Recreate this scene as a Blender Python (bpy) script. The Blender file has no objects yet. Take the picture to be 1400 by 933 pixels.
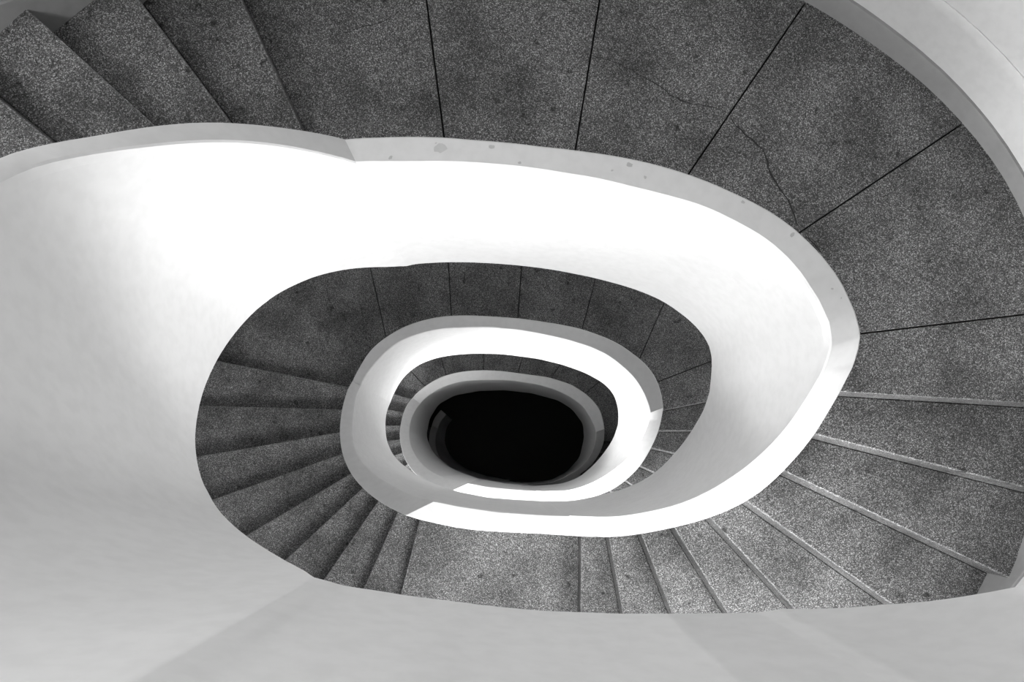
import bpy, bmesh, math, random
from bisect import bisect_right
random.seed(7)
C = bpy.context.scene.collection
# ---------------------------------------------------------------- measured plan
# Angles run clockwise (seen from above) and keep growing as the stair goes down:
# east 0, south 90, west 180, north 270, then 360 more for every turn.
A0, DA = -30.0, 3.0
R_OUT = [1.471,1.467,1.472,1.491,1.492,1.478,1.467,1.457,1.448,1.433,1.416,1.398,1.375,1.340,1.295,1.245,1.185,1.113,1.043,.978,.914,.857,.805,.753,.706,.666,.632,.603,.577,.554,.535,.518,.504,.492,.482,.474,.467,.461,.457,.453,.451,.450,.450,.451,.453,.456,.461,.466,.474,.481,.491,.503,.518,.534,.551,.570,.592,.618,.647,.674,.705,.757,.823,.891,.960,1.031,1.100,1.163,1.219,1.264,1.293,1.312,1.329,1.351,1.375,1.409,1.440,1.469,1.495,1.519,1.544,1.550,1.538,1.523,1.515,1.507,1.496,1.480,1.460,1.440,1.421,1.402,1.376,1.349,1.327,1.307,1.289,1.273,1.258,1.248,1.241,1.236,1.233,1.235,1.239,1.246,1.256,1.267,1.280,1.294,1.309,1.325,1.342,1.359,1.379,1.400,1.419,1.435,1.447,1.458,1.465,1.467,1.472,1.477,1.464,1.436,1.412,1.387,1.365,1.336,1.304,1.272,1.235,1.186,1.127,1.064,.999,.940,.888,.841,.798,.757,.717,.672,.628,.590,.558,.530,.506,.486,.468,.453,.441,.430,.421,.414,.407,.402,.399,.396,.395,.394,.394,.396,.398,.402,.406,.412,.420,.427,.436,.446,.457,.471,.485,.501,.520,.541,.565,.593,.623,.655,.696,.745,.796,.850,.904,.960,1.015,1.069,1.118,1.164,1.206,1.244,1.281,1.314,1.347,1.379,1.409,1.438,1.454,1.459,1.466,1.474,1.476,1.470,1.459,1.448,1.436,1.419,1.401,1.383,1.364,1.344,1.324,1.305,1.288,1.272,1.261,1.251,1.245,1.242,1.241,1.241,1.244,1.250,1.259,1.271,1.285,1.301,1.317,1.333,1.351,1.370,1.389,1.405,1.420,1.436,1.449,1.456,1.454,1.445,1.430,1.410,1.391,1.373,1.350,1.323,1.295,1.267,1.236,1.196,1.154,1.110,1.063,1.006,.945,.883,.829,.787,.739,.691,.649,.612,.577,.545,.517,.492,.471,.453,.437,.424,.412,.403,.394,.386,.380,.375,.370,.367,.365,.364,.364,.365,.367,.370,.375,.380,.386,.394,.402,.410,.420,.431,.445,.461,.479,.500,.525,.553,.582,.612,.650,.700,.756,.810,.869,.934,1.000,1.059,1.110,1.162,1.207,1.248,1.286,1.327,1.362,1.392,1.421,1.449,1.474,1.493,1.503,1.502,1.493,1.481,1.469,1.456,1.441,1.424,1.402,1.382,1.363,1.343,1.324,1.306,1.292,1.278,1.266,1.257,1.249,1.242,1.238,1.238,1.241,1.248,1.258,1.272,1.290,1.307,1.321,1.338,1.360,1.381,1.395,1.410,1.424,1.434,1.444,1.448,1.444,1.429,1.412,1.394,1.378,1.363,1.338,1.304,1.263,1.220,1.167,1.110,1.050,1.110,1.063,1.006,.945,.883,.829,.787,.739,.691,.649,.612,.577,.545,.517,.492,.471,.453,.437,.424,.412,.403,.394,.386,.380,.375,.370,.367,.365,.364,.364,.365,.367,.370,.375,.380,.386,.394,.402,.410,.420,.431,.445,.461,.479,.500,.525,.553,.582,.612,.650,.700,.756,.810,.869,.934,1.000,1.059,1.110,1.162,1.207,1.248,1.286,1.327,1.362,1.392,1.421,1.449,1.474,1.493,1.503,1.502]
R_IN = [1.366,1.351,1.355,1.365,1.356,1.336,1.320,1.304,1.282,1.254,1.224,1.188,1.152,1.114,1.070,1.022,.965,.898,.827,.755,.686,.630,.586,.546,.513,.486,.463,.443,.424,.408,.393,.381,.370,.361,.353,.347,.341,.336,.333,.330,.328,.326,.326,.326,.327,.328,.330,.333,.337,.343,.350,.358,.368,.380,.393,.409,.427,.447,.469,.488,.513,.562,.625,.694,.767,.838,.905,.974,1.046,1.108,1.156,1.192,1.222,1.253,1.283,1.317,1.348,1.380,1.415,1.449,1.474,1.480,1.468,1.453,1.438,1.425,1.411,1.393,1.372,1.348,1.323,1.299,1.270,1.242,1.219,1.201,1.186,1.173,1.162,1.153,1.146,1.142,1.139,1.138,1.139,1.144,1.151,1.158,1.167,1.180,1.196,1.215,1.236,1.255,1.273,1.292,1.312,1.327,1.338,1.345,1.347,1.351,1.355,1.351,1.328,1.294,1.264,1.234,1.198,1.157,1.112,1.063,1.013,.960,.903,.840,.779,.724,.672,.619,.570,.530,.497,.465,.435,.410,.389,.370,.354,.339,.327,.316,.307,.299,.292,.286,.281,.278,.275,.272,.271,.270,.270,.271,.272,.273,.276,.279,.282,.287,.293,.299,.307,.317,.327,.340,.354,.370,.387,.407,.431,.460,.498,.548,.604,.656,.709,.772,.842,.913,.981,1.043,1.096,1.142,1.182,1.217,1.250,1.285,1.323,1.355,1.375,1.379,1.377,1.375,1.374,1.370,1.363,1.351,1.333,1.313,1.293,1.274,1.253,1.232,1.212,1.196,1.181,1.171,1.162,1.153,1.145,1.142,1.140,1.138,1.138,1.141,1.146,1.154,1.164,1.176,1.189,1.205,1.222,1.237,1.254,1.265,1.276,1.287,1.296,1.303,1.304,1.302,1.297,1.289,1.274,1.245,1.210,1.177,1.137,1.085,1.032,.977,.925,.873,.818,.766,.715,.660,.597,.545,.504,.469,.435,.403,.376,.353,.333,.317,.302,.290,.280,.270,.262,.255,.249,.244,.240,.236,.233,.231,.230,.229,.229,.229,.230,.232,.235,.238,.242,.246,.252,.258,.266,.275,.284,.294,.306,.319,.334,.352,.373,.398,.428,.467,.512,.565,.632,.711,.784,.857,.927,.987,1.049,1.103,1.153,1.198,1.237,1.273,1.304,1.331,1.350,1.364,1.374,1.374,1.366,1.354,1.339,1.324,1.306,1.288,1.269,1.251,1.232,1.210,1.191,1.176,1.161,1.150,1.142,1.136,1.132,1.131,1.130,1.129,1.131,1.136,1.144,1.155,1.164,1.174,1.187,1.202,1.214,1.227,1.242,1.257,1.269,1.283,1.288,1.286,1.285,1.284,1.281,1.272,1.258,1.236,1.213,1.184,1.150,1.105,1.051,.992,.925,.873,.818,.766,.715,.660,.597,.545,.504,.469,.435,.403,.376,.353,.333,.317,.302,.290,.280,.270,.262,.255,.249,.244,.240,.236,.233,.231,.230,.229,.229,.229,.230,.232,.235,.238,.242,.246,.252,.258,.266,.275,.284,.294,.306,.319,.334,.352,.373,.398,.428,.467,.512,.565,.632,.711,.784,.857,.927,.987,1.049,1.103,1.153,1.198,1.237,1.273,1.304,1.331,1.350,1.364,1.374,1.374]
R_EDGE = [1.351,1.326,1.293,1.279,1.271,1.261,1.246,1.231,1.214,1.190,1.164,1.131,1.091,1.045,.992,.941,.890,.828,.765,.706,.643,.592,.550,.514,.484,.458,.436,.417,.400,.384,.371,.360,.350,.342,.335,.329,.323,.319,.315,.312,.310,.309,.308,.309,.310,.311,.314,.318,.322,.328,.335,.343,.352,.363,.374,.388,.404,.423,.444,.463,.487,.531,.585,.643,.706,.774,.844,.914,.979,1.037,1.086,1.131,1.172,1.208,1.242,1.273,1.300,1.325,1.347,1.366,1.383,1.397,1.404,1.400,1.392,1.383,1.368,1.351,1.331,1.310,1.290,1.279,1.266,1.245,1.226,1.209,1.194,1.181,1.170,1.162,1.156,1.153,1.151,1.152,1.155,1.160,1.166,1.175,1.187,1.200,1.216,1.234,1.254,1.274,1.295,1.313,1.327,1.342,1.353,1.358,1.351,1.326,1.293,1.265,1.243,1.219,1.190,1.162,1.130,1.092,1.052,1.005,.951,.891,.825,.760,.704,.655,.610,.570,.528,.491,.461,.433,.406,.382,.362,.344,.329,.316,.305,.295,.287,.280,.274,.268,.264,.260,.257,.255,.253,.253,.253,.253,.255,.257,.260,.264,.268,.274,.279,.285,.292,.299,.309,.319,.331,.346,.362,.382,.405,.429,.459,.497,.542,.593,.648,.711,.775,.842,.911,.984,1.054,1.111,1.160,1.199,1.234,1.268,1.299,1.322,1.339,1.351,1.361,1.370,1.374,1.372,1.365,1.353,1.335,1.315,1.294,1.271,1.250,1.230,1.212,1.196,1.181,1.169,1.160,1.153,1.146,1.142,1.139,1.139,1.142,1.148,1.155,1.162,1.171,1.184,1.199,1.213,1.230,1.250,1.269,1.287,1.308,1.323,1.331,1.329,1.315,1.295,1.267,1.236,1.209,1.182,1.143,1.102,1.061,1.020,.976,.932,.893,.843,.786,.728,.663,.600,.544,.498,.462,.429,.395,.365,.340,.318,.300,.285,.272,.261,.251,.242,.235,.229,.224,.219,.216,.213,.210,.208,.206,.204,.203,.203,.203,.203,.204,.206,.209,.212,.216,.220,.225,.232,.239,.247,.257,.268,.282,.297,.315,.337,.361,.387,.418,.454,.498,.551,.617,.691,.754,.819,.895,.969,1.037,1.099,1.156,1.210,1.242,1.264,1.291,1.319,1.334,1.343,1.353,1.350,1.332,1.317,1.306,1.286,1.259,1.237,1.219,1.206,1.193,1.178,1.165,1.156,1.150,1.147,1.145,1.142,1.140,1.141,1.145,1.153,1.164,1.174,1.182,1.193,1.208,1.227,1.250,1.272,1.285,1.299,1.315,1.323,1.322,1.326,1.330,1.315,1.286,1.264,1.243,1.218,1.198,1.181,1.148,1.096,1.050,1.009,.952,.889,.837,.787,.716,.645,.589,.545,.506,.467,.433,.404,.379,.357,.339,.324,.310,.295,.283,.272,.263,.255,.224,.219,.216,.213,.210,.208,.206,.204,.203,.203,.203,.203,.204,.206,.209,.212,.216,.220,.225,.232,.239,.247,.257,.268,.282,.297,.315,.337,.361,.387,.418,.454,.498,.551,.617,.691,.754,.819,.895,.969,1.037,1.099,1.156,1.210,1.242,1.264,1.291,1.319,1.334,1.343]
RISE = 0.17                      # riser height
GUARD = 0.90                     # coping above the walking surface
EYE = 13.0                       # height of the lens above the ground floor
D1 = 2.6
S0 = D1 - 14*RISE; S1 = D1 + 9*RISE; N2 = S1 + 9*RISE; S2 = N2 + 10*RISE
N3 = S2 + 9*RISE; S3 = N3 + 9*RISE; N4 = S3 + 9*RISE
# level of the coping, as depth below the lens, along the turn
CAP = [(-30, S0-9*RISE), (27, S0), (150, S0), (244, D1), (332, D1), (336, D1+.015), (340, D1+.05), (344, D1+.12), (348, D1+.226), (397, S1), (514, S1), (569.5, N2),
       (699.5, N2), (757, S2), (876, S2), (937, N3), (1059, N3), (1117, S3), (1234, S3), (1290, N4), (1400, N4)]
EDGE = [(-30,1.45),(20,1.42),(30,1.3),(150,1.3),(175,1.45),(215,1.45),(244,1.3),(339.5,1.3),(355,1.45),(380,1.45),(400,1.33),
        (505,1.33),(530,1.45),(550,1.45),(569,1.3),(699,1.3),(715,1.45),(740,1.45),(757,1.3),(876,1.3),(890,1.45),
        (920,1.45),(937,1.3),(1059,1.3),(1075,1.4),(1117,1.3),(1234,1.3),(1260,1.4),(1290,1.3),(1400,1.3)]
WALL = [3.0,2.945,2.83,2.703,2.601,2.506,2.42,2.33,2.239,2.151,2.229,2.31,2.39,2.471,2.57,2.7,2.84,2.96,3.03,3.06,3.05,3.0,2.94,2.895,2.883,2.872,2.86,2.85,2.849,2.85,2.854,2.888,2.942,2.976,2.967,2.99]

def pl(tab, a):
    if a <= tab[0][0]: return tab[0][1]
    for (x0, y0), (x1, y1) in zip(tab, tab[1:]):
        if a <= x1: return y0 + (y1-y0)*(a-x0)/(x1-x0)
    return tab[-1][1]
def tb(T, a):
    if a < A0: a += 360      # the landing above repeats the plan of the one below
    u = max(0.0, min(len(T)-1.001, (a-A0)/DA)); i = int(u)
    return T[i] + (T[i+1]-T[i])*(u-i)
def rco(a): return tb(R_OUT, a)
def rci(a): return tb(R_IN, a)
def rsl(a): return tb(R_EDGE, a)
def cap(a): return pl(CAP, a)
def edge(a): return pl(EDGE, a)
def rwall(a):
    u = (a % 360)/10.0; i = int(u); f = u-i; n = len(WALL)
    p0, p1, p2, p3 = WALL[(i-1) % n], WALL[i % n], WALL[(i+1) % n], WALL[(i+2) % n]
    return p1 + .5*f*(p2-p0 + f*(2*p0-5*p1+4*p2-p3 + f*(3*(p1-p2)+p3-p0)))
def P(a, r, d):
    t = math.radians(a)
    return (r*math.cos(t), -r*math.sin(t), EYE-d)

# ---------------------------------------------------------------- materials
def mat(name):
    m = bpy.data.materials.new(name); m.use_nodes = True
    nt = m.node_tree
    return m, nt, nt.nodes['Principled BSDF'], nt.nodes, nt.links
def ramp(nodes, stops):
    r = nodes.new('ShaderNodeValToRGB')
    while len(r.color_ramp.elements) < len(stops): r.color_ramp.elements.new(.5)
    for e, (p, v) in zip(r.color_ramp.elements, stops): e.position = p; e.color = (v, v, v, 1)
    return r
def tex(nodes, links, kind, scale, src=None, **kw):
    n = nodes.new(kind); n.inputs['Scale'].default_value = scale
    for k, v in kw.items():
        if k in n.inputs: n.inputs[k].default_value = v
    if src is not None: links.new(src, n.inputs['Vector'])
    return n
def mix(nodes, links, mode, fac, a, b):
    n = nodes.new('ShaderNodeMix'); n.data_type = 'RGBA'; n.blend_type = mode
    if isinstance(fac, (int, float)): n.inputs[0].default_value = fac
    else: links.new(fac, n.inputs[0])
    for s, v in ((6, a), (7, b)):
        if isinstance(v, (int, float)): n.inputs[s].default_value = (v, v, v, 1)
        else: links.new(v, n.inputs[s])
    return n.outputs[2]
def plaster(name, base, wear=.1, bump=.12):
    m, nt, b, N, L = mat(name)
    tc = N.new('ShaderNodeTexCoord').outputs['Object']
    n1 = tex(N, L, 'ShaderNodeTexNoise', 1.6, tc, Detail=5, Roughness=.6)
    n2 = tex(N, L, 'ShaderNodeTexNoise', 22, tc, Detail=4)
    r1 = ramp(N, [(.3, base*(1-wear)), (.62, base)])
    L.new(n1.outputs['Fac'], r1.inputs[0])
    r2 = ramp(N, [(.35, .95), (.6, 1)])
    L.new(n2.outputs['Fac'], r2.inputs[0])
    L.new(mix(N, L, 'MULTIPLY', 1.0, r1.outputs[0], r2.outputs[0]), b.inputs['Base Color'])
    b.inputs['Roughness'].default_value = .6
    b.inputs['Specular IOR Level'].default_value = .25
    bp = N.new('ShaderNodeBump'); bp.inputs['Strength'].default_value = bump; bp.inputs['Distance'].default_value = .01
    n3 = tex(N, L, 'ShaderNodeTexNoise', 5, tc, Detail=6)
    L.new(n3.outputs['Fac'], bp.inputs['Height']); L.new(bp.outputs[0], b.inputs['Normal'])
    return m
def terrazzo(name, lo, hi, blot=.6):
    m, nt, b, N, L = mat(name)
    tc = N.new('ShaderNodeTexCoord').outputs['Object']
    v = tex(N, L, 'ShaderNodeTexVoronoi', 250, tc)
    sp = N.new('ShaderNodeSeparateColor'); L.new(v.outputs['Color'], sp.inputs[0])
    r1 = ramp(N, [(0, lo*.35), (.5, lo*1.1), (.8, hi*.88), (1, hi*2.1)])
    L.new(sp.outputs[0], r1.inputs[0])
    n1 = tex(N, L, 'ShaderNodeTexNoise', 2.3, tc, Detail=6, Roughness=.65)
    r2 = ramp(N, [(.3, 1-blot), (.58, 1), (.8, 1.12)])
    L.new(n1.outputs['Fac'], r2.inputs[0])
    n2 = tex(N, L, 'ShaderNodeTexNoise', 14, tc, Detail=4)
    r3 = ramp(N, [(.27, .3), (.37, 1)])
    L.new(n2.outputs['Fac'], r3.inputs[0])
    c = mix(N, L, 'MULTIPLY', 1.0, r1.outputs[0], r2.outputs[0])
    L.new(mix(N, L, 'MULTIPLY', 1.0, c, r3.outputs[0]), b.inputs['Base Color'])
    b.inputs['Roughness'].default_value = .62
    b.inputs['Specular IOR Level'].default_value = .3
    bp = N.new('ShaderNodeBump'); bp.inputs['Strength'].default_value = .25; bp.inputs['Distance'].default_value = .003
    L.new(sp.outputs[0], bp.inputs['Height']); L.new(bp.outputs[0], b.inputs['Normal'])
    return m
def plain(name, v, rough=.7):
    m, nt, b, N, L = mat(name)
    tc = N.new('ShaderNodeTexCoord').outputs['Object']
    n = tex(N, L, 'ShaderNodeTexNoise', 9, tc, Detail=4)
    r = ramp(N, [(.3, v*.8), (.7, v*1.1)]); L.new(n.outputs['Fac'], r.inputs[0])
    L.new(r.outputs[0], b.inputs['Base Color']); b.inputs['Roughness'].default_value = rough
    return m
M_WHITE = plaster('white_plaster', .58, .05)
M_WALL = plaster('wall_plaster', .66, .06)
M_STONE = terrazzo('grey_terrazzo', .098, .236)
M_SKIRT = plaster('skirting_plaster', .3, .25, .2)
M_NOSING = terrazzo('worn_nosing', .165, .28, .3)
M_JOINT = plain('dark_joint', .012)
M_SOFFIT = plaster('soffit_plaster', .5, .1)
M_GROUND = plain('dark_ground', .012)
M_CHIP = plain('bare_render', .42)

# ---------------------------------------------------------------- object helpers
def obj(name, verts, faces, mats, parent=None, smooth=35, fm=None):
    me = bpy.data.meshes.new(name); me.from_pydata(verts, [], faces); me.validate()
    for m in (mats if isinstance(mats, (list, tuple)) else [mats]): me.materials.append(m)
    if fm:
        for p, i in zip(me.polygons, fm): p.material_index = i
    bm = bmesh.new(); bm.from_mesh(me); bmesh.ops.recalc_face_normals(bm, faces=bm.faces); bm.to_mesh(me); bm.free()
    if smooth:
        for p in me.polygons: p.use_smooth = True
        me.set_sharp_from_angle(angle=math.radians(smooth))
    o = bpy.data.objects.new(name, me); C.objects.link(o)
    if parent: o.parent = parent
    return o
def thing(name, label, cat, loc, group=None):
    o = bpy.data.objects.new(name, None); C.objects.link(o); o.location = loc
    o.empty_display_size = .2
    o['label'] = label; o['category'] = cat
    if group: o['group'] = group
    return o
def child(o, par):
    # the mesh is in world metres; its thing's Empty stands at the base of the thing
    o.parent = par; o.location = [-v for v in par.location]
    return o
def struct(o, label=None, cat=None):
    o['kind'] = 'structure'
    if label: o['label'] = label
    if cat: o['category'] = cat
    return o
def frange(a, b, step):
    n = max(1, int(math.ceil(abs(b-a)/step)))
    return [a+(b-a)*i/n for i in range(n+1)]
def sweep(name, angs, prof, mats, parent=None, smooth=35):
    """closed profile prof(a) -> points, carried along the angles, with end caps"""
    V = []; Fs = []; n = len(prof(angs[0]))
    for a in angs: V += prof(a)
    for i in range(len(angs)-1):
        for k in range(n):
            k2 = (k+1) % n
            Fs.append((i*n+k, i*n+k2, (i+1)*n+k2, (i+1)*n+k))
    Fs.append(tuple(range(n))[::-1]); Fs.append(tuple((len(angs)-1)*n+k for k in range(n)))
    o = obj(name, V, Fs, mats, None, smooth)
    return child(o, parent) if parent else o

# ---------------------------------------------------------------- parapet
COPE = .05
def wall_prof(a):
    d = cap(a); e = d+edge(a); i, o, s = rci(a), rco(a), rsl(a); t = COPE/(e-d)
    s2 = s
    return [P(a, i+(s-i)*t, d+COPE), P(a, o, d+COPE), P(a, o, e), P(a, s2+.012, e), P(a, s2, e-.012)]
def cope_prof(a):
    d = cap(a); i, o = rci(a), rco(a); c = .007; f = i+(rsl(a)-i)*COPE/edge(a)
    return [P(a, i, d+c), P(a, i+c, d), P(a, o-c, d), P(a, o, d+c), P(a, o, d+COPE), P(a, f, d+COPE)]
def angs(a, b):
    s = set(frange(a, b, 1.5)) | {x for x, _ in CAP if a < x < b} | {x for x, _ in EDGE if a < x < b}
    return sorted(s)
par = thing('spiral_parapet', 'white plastered parapet with a flat coping winding down around the oval stairwell', 'parapet', (0, 0, 0))
for a, b, lab in ((-122, 244, 'white parapet face of the uppermost turn, lit white above and grey at lower left'), (244, 569.5, 'white parapet face of the second turn'),
                  (569.5, 937, 'white parapet face of the third turn, the smaller oval'), (937, 1302, 'grey shaded parapet face of the lowest turn round the dark well')):
    w = sweep('parapet_wall', angs(a, b), wall_prof, M_WHITE, par); w['label'] = lab
    c = sweep('coping', angs(a, b), cope_prof, M_WHITE); c.parent = w

# ---------------------------------------------------------------- flights and landings
E1i = [343.65,349.69,356.3,363.89,369.79,375.46,381.56,389.56,397.8]
E1o = [354.03,363.03,372.47,381.81,391.78,402.01,412.78,424.51,436.51]
W2i = [514.03,522.6,529.87,536.05,541.58,548.21,555.14,562.0,569.34]
W2o = [476.67,488.26,499.72,511.14,521.66,531.67,540.74,550.66,559.76]
E0 = [(x-370.8, y-368) for x, y in zip(E1i, E1o)]
W1 = list(zip([150,157.5,164.5,171,177,183,189,195.2,201.3,207.5,214.01,225.18,230.91,237.1],
              [116,129,141.5,153,164,173.5,182.5,191,199.5,208,216.48,223.82,232.02,241.0]))
E1 = list(zip(E1i, E1o)); W2 = list(zip(W2i, W2o))
E2 = list(zip([699.01,704.98,710.03,716.83,723.83,730,736,742,749.5,757.8], [704.09,713,722.8,732.5,741.5,751.5,762,772.8,784.5,796.5]))
W3 = list(zip([877,888,896.77,904.04,910.15,916.47,923.52,929.94,937.95], [846,859,871,882.5,893.28,903.74,910.68,919.92,926.71]))
E3 = [(x+720, y+720) for x, y in E1]
W4 = [(x+720, y+720) for x, y in W2]
J1 = [(258.55,260.83),(283.72,281.17),(301.31,302.92),(319.77,323.13),(334.75,344.26)]
J2 = [(582.8,600.31),(608.24,618.12),(635.19,634.57),(661.5,652.5),(685.54,669.22),(689.61,694.29)]
J3 = [(945.37,945.99),(955.97,964.97),(976.48,983.89),(997.14,1002.38),(1016.92,1020.6),(1037.14,1038.98)]
GAP = .004
def block(name, l0, l1, d_top, d_b0, d_b1, m, chamfer=.006, g0=0.0, g1=0.0, worn=None):
    """solid between two straight riser lines, the parapet and the outer wall; top level d_top, underside d_b0..d_b1"""
    N, K = max(6, int((l1[0]-l0[0])/2.0)), 8
    lines = []
    for i in range(N+1):
        f = i/N
        ai = l0[0]+(l1[0]-l0[0])*f; ao = l0[1]+(l1[1]-l0[1])*f
        p = P(ai, rco(ai)+.001, 0); q = P(ao, rwall(ao)-.001, 0)
        lines.append([(p[0]+(q[0]-p[0])*k/K, p[1]+(q[1]-p[1])*k/K) for k in range(K+1)])
    def shift(L, n, s):
        out = []
        for k in range(K+1):
            dx, dy = n[k][0]-L[k][0], n[k][1]-L[k][1]; ln = math.hypot(dx, dy) or 1
            s_ = min(s, ln*.5)
            out.append((L[k][0]+dx/ln*s_, L[k][1]+dy/ln*s_))
        return out
    if g0: lines[0] = shift(lines[0], lines[1], g0)
    if g1: lines[-1] = shift(lines[-1], lines[-2], g1)
    V = []; Fs = []
    rows = []
    def row(L, z):
        r = []
        for k in range(K+1):
            V.append((L[k][0], L[k][1], z)); r.append(len(V)-1)
        rows.append(r)
    zt = EYE-d_top
    row(lines[0], EYE-d_b0); row(lines[0], zt-chamfer); row(shift(lines[0], lines[1], chamfer), zt)
    for i in range(1, N): row(lines[i], zt)
    row(shift(lines[N], lines[N-1], chamfer), zt); row(lines[N], zt-chamfer); row(lines[N], EYE-d_b1)
    for i in range(N-1, 0, -1): row(lines[i], EYE-(d_b0+(d_b1-d_b0)*i/N))
    n = len(rows)
    for i in range(n):
        r, s = rows[i], rows[(i+1) % n]
        for k in range(K): Fs.append((r[k], r[k+1], s[k+1], s[k]))
    top = lambda i: rows[i+2]; bot = lambda i: rows[0] if i == 0 else (rows[N+4] if i == N else rows[N+4+N-i])
    for e in (0, K):
        for i in range(1, N-1): Fs.append((top(i)[e], top(i+1)[e], bot(i+1)[e], bot(i)[e]))
        Fs.append((rows[0][e], rows[1][e], rows[2][e], top(1)[e], bot(1)[e]))
        Fs.append((bot(N-1)[e], top(N-1)[e], rows[N+2][e], rows[N+3][e], rows[N+4][e]))
    ms = list(m) if isinstance(m, (list, tuple)) else [m]
    fm = [0]*len(Fs)
    if worn:                       # polished arris of the nosing
        ms.append(worn)
        for k in range(K): fm[(N+2)*K+k] = 1
    return obj(name, V, Fs, ms, None, 30, fm)
def low(a): return cap(a)+edge(a)
def flight(lines, d_land, label):
    d0 = d_land+GUARD
    am = lines[len(lines)//2]; aa = (am[0]+am[1])/2
    x, y, _ = P(aa, (rco(aa)+rwall(aa))/2, 0)
    t = thing('stair_flight', label, 'staircase', (x, y, EYE-(d0+len(lines)*RISE)), 'terrazzo flights of the spiral stair')
    for k in range(len(lines)-1):
        s = block('step', lines[k], lines[k+1], d0+(k+1)*RISE, low(lines[k][0]), low(lines[k+1][0]), M_STONE, .007, worn=M_NOSING)
        child(s, t)
    return t
TOP = .05
def landing(l0, joints, l1, d_land, label):
    d0 = d_land+GUARD
    aa = (l0[0]+l1[0]+l0[1]+l1[1])/4
    x, y, _ = P(aa, (rco(aa)+rwall(aa))/2, 0)
    t = thing('stair_landing', label, 'landing', (x, y, EYE-(d_land+1.3)), 'terrazzo landings of the spiral stair')
    L = [l0]+joints+[l1]
    b = block('landing_base', l0, l1, d0+TOP, d_land+1.3, d_land+1.3, [M_STONE], 0)
    child(b, t); b['label'] = 'plastered concrete underside of the landing'
    b.data.materials.append(M_SOFFIT); b.data.materials.append(M_JOINT)
    for p in b.data.polygons:
        if p.normal.z < -.5: p.material_index = 1
        elif p.normal.z > .5: p.material_index = 2
    for i in range(len(L)-1):
        s = block('paving_slab', L[i], L[i+1], d0, d0+TOP-.0005, d0+TOP-.0005, M_STONE, .003,
                  GAP if i else 0, GAP if i < len(L)-2 else 0, M_NOSING if i == len(L)-2 else None)
        child(s, t)
    return t
def overlay(o, polys, m):
    # worn spots and cracks, as part of the surface's own mesh
    bm = bmesh.new(); bm.from_mesh(o.data)
    o.data.materials.append(m); k = len(o.data.materials)-1
    for pts in polys:
        f = bm.faces.new([bm.verts.new(p) for p in pts]); f.material_index = k
        f.normal_update()
        if f.normal.z < 0: f.normal_flip()
    bm.to_mesh(o.data); bm.free()
def crack(pts, d, w):
    out = []; n = len(pts)
    fine = []
    for (x0, y0), (x1, y1) in zip(pts, pts[1:]):
        ln = math.hypot(x1-x0, y1-y0); m = max(2, int(ln/.02))
        for i in range(m):
            f = i/m; fine.append((x0+(x1-x0)*f+random.uniform(-.004, .004), y0+(y1-y0)*f+random.uniform(-.004, .004)))
    fine.append(pts[-1])
    for i in range(len(fine)-1):
        (x0, y0), (x1, y1) = fine[i], fine[i+1]
        ln = math.hypot(x1-x0, y1-y0) or 1; nx, ny = -(y1-y0)/ln, (x1-x0)/ln
        wa = w*(.5+.5*math.sin(math.pi*min(1, max(.0, i/len(fine)))))*random.uniform(.6, 1.2)/2
        z = EYE-d+.0006
        out.append([(x0-nx*wa, y0-ny*wa, z), (x1-nx*wa, y1-ny*wa, z), (x1+nx*wa, y1+ny*wa, z), (x0+nx*wa, y0+ny*wa, z)])
    return out
def spot(x, y, d, r, squash=.7, n=13):
    t0 = random.uniform(0, 6.28); out = []
    for i in range(n):
        t = 6.283*i/n; q = r*random.uniform(.65, 1.1)
        u, v = q*math.cos(t), q*squash*math.sin(t)
        out.append((x+u*math.cos(t0)-v*math.sin(t0), y+u*math.sin(t0)+v*math.cos(t0), EYE-d+.0007))
    return out
landing((-120, -116), [], E0[0], S0-9*RISE, 'uppermost terrazzo landing, one storey above the wide cracked landing')
flight(E0, S0-9*RISE, 'topmost terrazzo flight, rising behind the parapet at the lower right corner of the view')
landing(E0[-1], [], W1[0], S0, 'terrazzo half landing behind the near grey parapet along the bottom of the view')
flight(W1, S0, 'upper left terrazzo flight whose lowest steps end at the wide top landing')
top_landing = landing(W1[-1], J1, E1[0], D1, 'wide dark terrazzo landing across the top of the view, crossed by long cracks')
slabs = [o for o in top_landing.children if o.name.startswith('paving_slab')]
FL = D1+GUARD
overlay(slabs[0], crack([(-0.9, 2.21), (-0.788, 2.236), (-0.713, 2.266), (-0.619, 2.285), (-0.544, 2.341)], FL, .004), M_JOINT)
overlay(slabs[3-1], crack([(0.439, 2.116), (0.563, 2.078), (0.638, 2.041), (0.732, 1.996), (0.807, 1.947), (0.844, 1.909), (0.938, 1.872), (1.107, 1.833)], FL, .006), M_JOINT)
overlay(slabs[4-1], crack([(1.159, 1.789), (1.208, 1.729), (1.264, 1.684), (1.32, 1.628), (1.35, 1.564), (1.362, 1.504), (1.388, 1.459), (1.426, 1.414), (1.463, 1.347), (1.501, 1.242)], FL, .010), M_JOINT)
overlay(slabs[5-1], crack([(1.542, 1.189), (1.594, 1.14), (1.621, 1.103)], FL, .008)+[spot(1.62, 1.53, FL, .0), ][:0], M_JOINT)
flight(E1, D1, 'light grey terrazzo flight at right, fanning down from the cracked top landing')
landing(E1[-1], [], W2[0], S1, 'small pale unjointed half landing at bottom centre between two flights')
flight(W2, S1, 'dark terrazzo flight at left of the well, its risers deep in shadow')
landing(W2[-1], J2, E2[0], N2, 'dark jointed terrazzo landing seen under the bright white parapet band')
flight(E2, N2, 'narrow visible strip of pale terrazzo steps right of the middle oval')
landing(E2[-1], [], W3[0], S2, 'half landing hidden under the front of the middle oval parapet')
flight(W3, S2, 'small terrazzo flight glimpsed inside the left curve of the middle oval')
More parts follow.
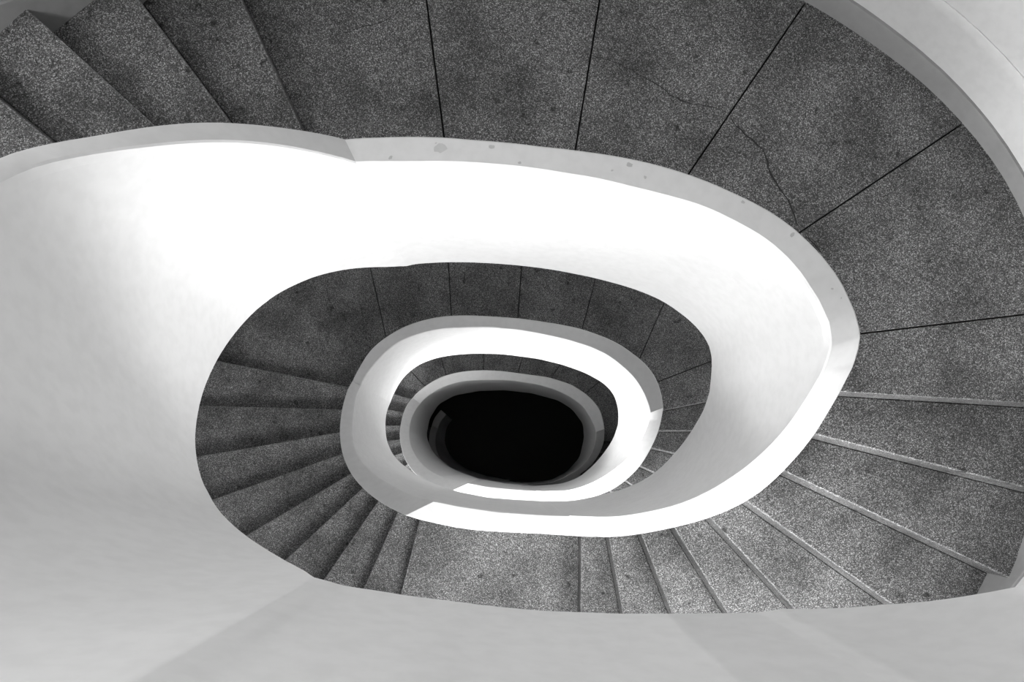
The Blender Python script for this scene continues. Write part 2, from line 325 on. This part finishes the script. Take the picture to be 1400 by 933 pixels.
landing(W3[-1], J3, E3[0], N3, 'thin crescent of dark terrazzo landing inside the middle oval, above the black well')
flight(E3, N3, 'black shaded terrazzo flight along the right of the innermost oval')
landing(E3[-1], [], W4[0], S3, 'lowest half landing lost in the dark under the innermost parapet')
flight(W4, S3, 'lowest terrazzo flight in the dark at the foot of the well')

second = [o for o in par.children][1].children[0]
def on_cope(x, y, r):
    # keep a worn spot inside the edges of the coping
    a = math.degrees(math.atan2(-y, x)) % 360; R = math.hypot(x, y)
    r = min(r, (rco(a)-rci(a))*.3); k = min(max(R, rci(a)+1.4*r+.008), rco(a)-1.4*r-.008)/R
    return spot(x*k, y*k, D1, r)
overlay(second, [on_cope(x, y, r) for x, y, r in [(-0.248, 1.229, 0.028), (-0.05, 1.226, 0.012), (-0.429, 1.165, 0.01), (0.482, 1.168, 0.014), (0.41, 1.131, 0.006), (0.535, 1.104, 0.008), (0.914, 1.017, 0.009), (1.109, 0.897, 0.013), (0.056, 1.137, 0.008), (1.248, 0.68, 0.006), (1.282, 0.644, 0.004), (-0.262, 1.235, 0.005)]], M_CHIP)

# ---------------------------------------------------------------- outer wall, skirting, mouldings, ground
segs = []      # walking line at the outer wall: (angle, depth)
def addf(lines, d): 
    for k, l in enumerate(lines): segs.append((l[1], d+GUARD+(k+.5)*RISE))
for lines, d in ((E0, S0-9*RISE), (W1, S0), (E1, D1), (W2, S1), (E2, N2), (W3, S2), (E3, N3), (W4, S3)): addf(lines, d)
def walk(a): return pl(segs, a)
WIN = [('window_1', 30, 108, S0+1.35, S1-.4), ('window_2', 56, 144, S1+1.7, S2-.4),
       ('window_3', 102, 118, S0-.95, S0+.1), ('window_4', 182, 228, S0-1.9, S0+.6)]
ZT = -3.2
A = sorted(set(range(0, 360, 3)) | {x for w in WIN for x in w[1:3]}); 
Dl = sorted({ZT, EYE+.0} | {w[3] for w in WIN} | {w[4] for w in WIN} | set(x*1.0 for x in range(-3, 13)))
V = []; idx = {}; Fs = []
for s, off in ((0, 0.0), (1, .22)):
    for i, a in enumerate(A):
        for j, d in enumerate(Dl):
            idx[s, i, j] = len(V); V.append(P(a, rwall(a)+off, d))
def hole(i, j):
    a0, a1 = A[i % len(A)], A[(i+1) % len(A)] or 360; d0, d1 = Dl[j], Dl[j+1]
    return any(a0 >= w[1] and a1 <= w[2] and d0 >= w[3]-1e-6 and d1 <= w[4]+1e-6 for w in WIN)
nA = len(A); nD = len(Dl)
for i in range(nA):
    i2 = (i+1) % nA
    for j in range(nD-1):
        if hole(i, j): continue
        Fs.append((idx[0, i, j], idx[0, i, j+1], idx[0, i2, j+1], idx[0, i2, j]))
        Fs.append((idx[1, i, j], idx[1, i2, j], idx[1, i2, j+1], idx[1, i, j+1]))
        if hole((i+1) % nA, j): Fs.append((idx[0, i2, j], idx[0, i2, j+1], idx[1, i2, j+1], idx[1, i2, j]))
        if hole((i-1) % nA, j): Fs.append((idx[0, i, j], idx[1, i, j], idx[1, i, j+1], idx[0, i, j+1]))
        if j == 0 or hole(i, j-1): Fs.append((idx[0, i, j], idx[0, i2, j], idx[1, i2, j], idx[1, i, j]))
        if j == nD-2 or hole(i, j+1): Fs.append((idx[0, i, j+1], idx[1, i, j+1], idx[1, i2, j+1], idx[0, i2, j+1]))
struct(obj('wall_outer', V, Fs, M_WALL, None, 35), 'curved plastered wall enclosing the stair on the outside', 'wall')
def band(name, a, b, z0, z1, th, m, label, cat):
    def prof(x):
        d = walk(x); r = rwall(x)
        return [P(x, r-.0005, d-z1), P(x, r-th+.004, d-z1), P(x, r-th, d-z1+.006), P(x, r-th, d-z0), P(x, r-.0005, d-z0)]
    return struct(sweep(name, sorted(set(frange(a, b, 2.5))), prof, m), label, cat)
band('baseboard_outer', 118, 480, -.2, .15, .018, M_SKIRT, 'smooth grey skirting where the top landing meets the curved wall', 'skirting')
band('trim_1', 150, 440, .385, .435, .010, M_WALL, 'slim raised plaster moulding along the curved wall above the skirting', 'moulding')
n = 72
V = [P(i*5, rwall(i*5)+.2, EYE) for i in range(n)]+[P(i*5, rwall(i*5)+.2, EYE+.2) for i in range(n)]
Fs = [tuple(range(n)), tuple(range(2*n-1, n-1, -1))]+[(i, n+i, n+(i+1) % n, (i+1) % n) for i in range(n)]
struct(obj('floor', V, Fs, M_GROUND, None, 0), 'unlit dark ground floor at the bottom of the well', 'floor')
V = [P(i*5, rwall(i*5)+.2, ZT-.2) for i in range(n)]+[P(i*5, rwall(i*5)+.2, ZT) for i in range(n)]
struct(obj('ceiling', V, Fs, M_SOFFIT, None, 0), 'plain plastered ceiling over the top of the stairwell', 'ceiling')
for name, a0, a1, d0, d1 in WIN:
    V = []; Fs = []
    def bar(a, b, da, db, w=.025):
        # slim frame bar sitting mid-wall
        for x, y in zip(frange(a, b, 3), frange(a, b, 3)[1:]) if a != b else [(a-.7, a+.7)]:
            s = len(V)
            for r_ in (.08, .14):
                for (aa, dd) in ((x, da), (y, da), (y, db), (x, db)): V.append(P(aa, rwall(aa)+r_, dd))
            Fs.extend([tuple(s+k for k in f) for f in ((0,1,2,3),(7,6,5,4),(0,4,5,1),(1,5,6,2),(2,6,7,3),(3,7,4,0))])
    bar(a0, a1, d0, d0+.05); bar(a0, a1, d1-.05, d1); bar(a0+.7, a0+.7, d0+.05, d1-.05); bar(a1-.7, a1-.7, d0+.05, d1-.05)
    struct(obj(name, V, Fs, M_WALL, None, 0), 'open window frame in the outer wall beside a half landing', 'window')

# ---------------------------------------------------------------- light
def daylight(a, d0, d1, watts, wide=.8):
    # daylight entering through a window of the outer wall
    l = bpy.data.lights.new('window_daylight', 'AREA'); l.shape = 'RECTANGLE'; l.size = wide; l.size_y = d1-d0
    l.energy = watts
    o = bpy.data.objects.new('window_daylight', l); C.objects.link(o)
    x, y, z = P(a, rwall(a)-.02, (d0+d1)/2)
    o.location = (x, y, z); o.rotation_euler = (math.radians(90), 0, math.radians(90-a))
T0, B0 = S0+1.35, S1-.4
M0 = (T0+B0)/2
T1, B1 = S1+1.7, S2-.4
M1 = (T1+B1)/2
daylight(110, S0-.95, S0+.1, 154)
daylight(82, T0, M0, 25)
daylight(90, T0, M0, 50)
daylight(98, T0, M0, 24)
daylight(40, M0, B0, 58)
daylight(55, M0, B0, 5)
daylight(98, M0, B0, 49)
daylight(110, T1, M1, 22)
daylight(125, T1, M1, 31)
daylight(135, T1, M1, 88)
daylight(65, T1, M1, 25)
daylight(98, T1, M1, 9)
daylight(110, M1, B1, 27)
daylight(135, M1, B1, 119)
daylight(75, M1, B1, 22)
daylight(98, M1, B1, 30)
daylight(205, S0-1.9, S0-.2, 108, 2.0)
daylight(190, S0-.2, S0+.6, 16)
WORLD = .02; EXPO = 0.0

w = bpy.data.worlds.new('overcast'); bpy.context.scene.world = w; w.use_nodes = True
w.node_tree.nodes['Background'].inputs[0].default_value = (1, 1, 1, 1)
w.node_tree.nodes['Background'].inputs[1].default_value = WORLD

# ---------------------------------------------------------------- camera
cd = bpy.data.cameras.new('camera'); cam = bpy.data.objects.new('camera', cd); C.objects.link(cam)
cam.location = (0, 0, EYE); cam.rotation_euler = (0, 0, 0)
cd.sensor_fit = 'HORIZONTAL'; cd.sensor_width = 36; cd.lens = 36*933/1400
cd.shift_x = 10/1400; cd.shift_y = 172.5/1400; cd.clip_start = .01
sc = bpy.context.scene
sc.camera = cam
sc.view_settings.view_transform = 'Standard'; sc.view_settings.look = 'None'
sc.view_settings.gamma = 1; sc.view_settings.use_curve_mapping = False
sc.view_settings.exposure = EXPO
sc.cycles.max_bounces = 10; sc.cycles.diffuse_bounces = 8
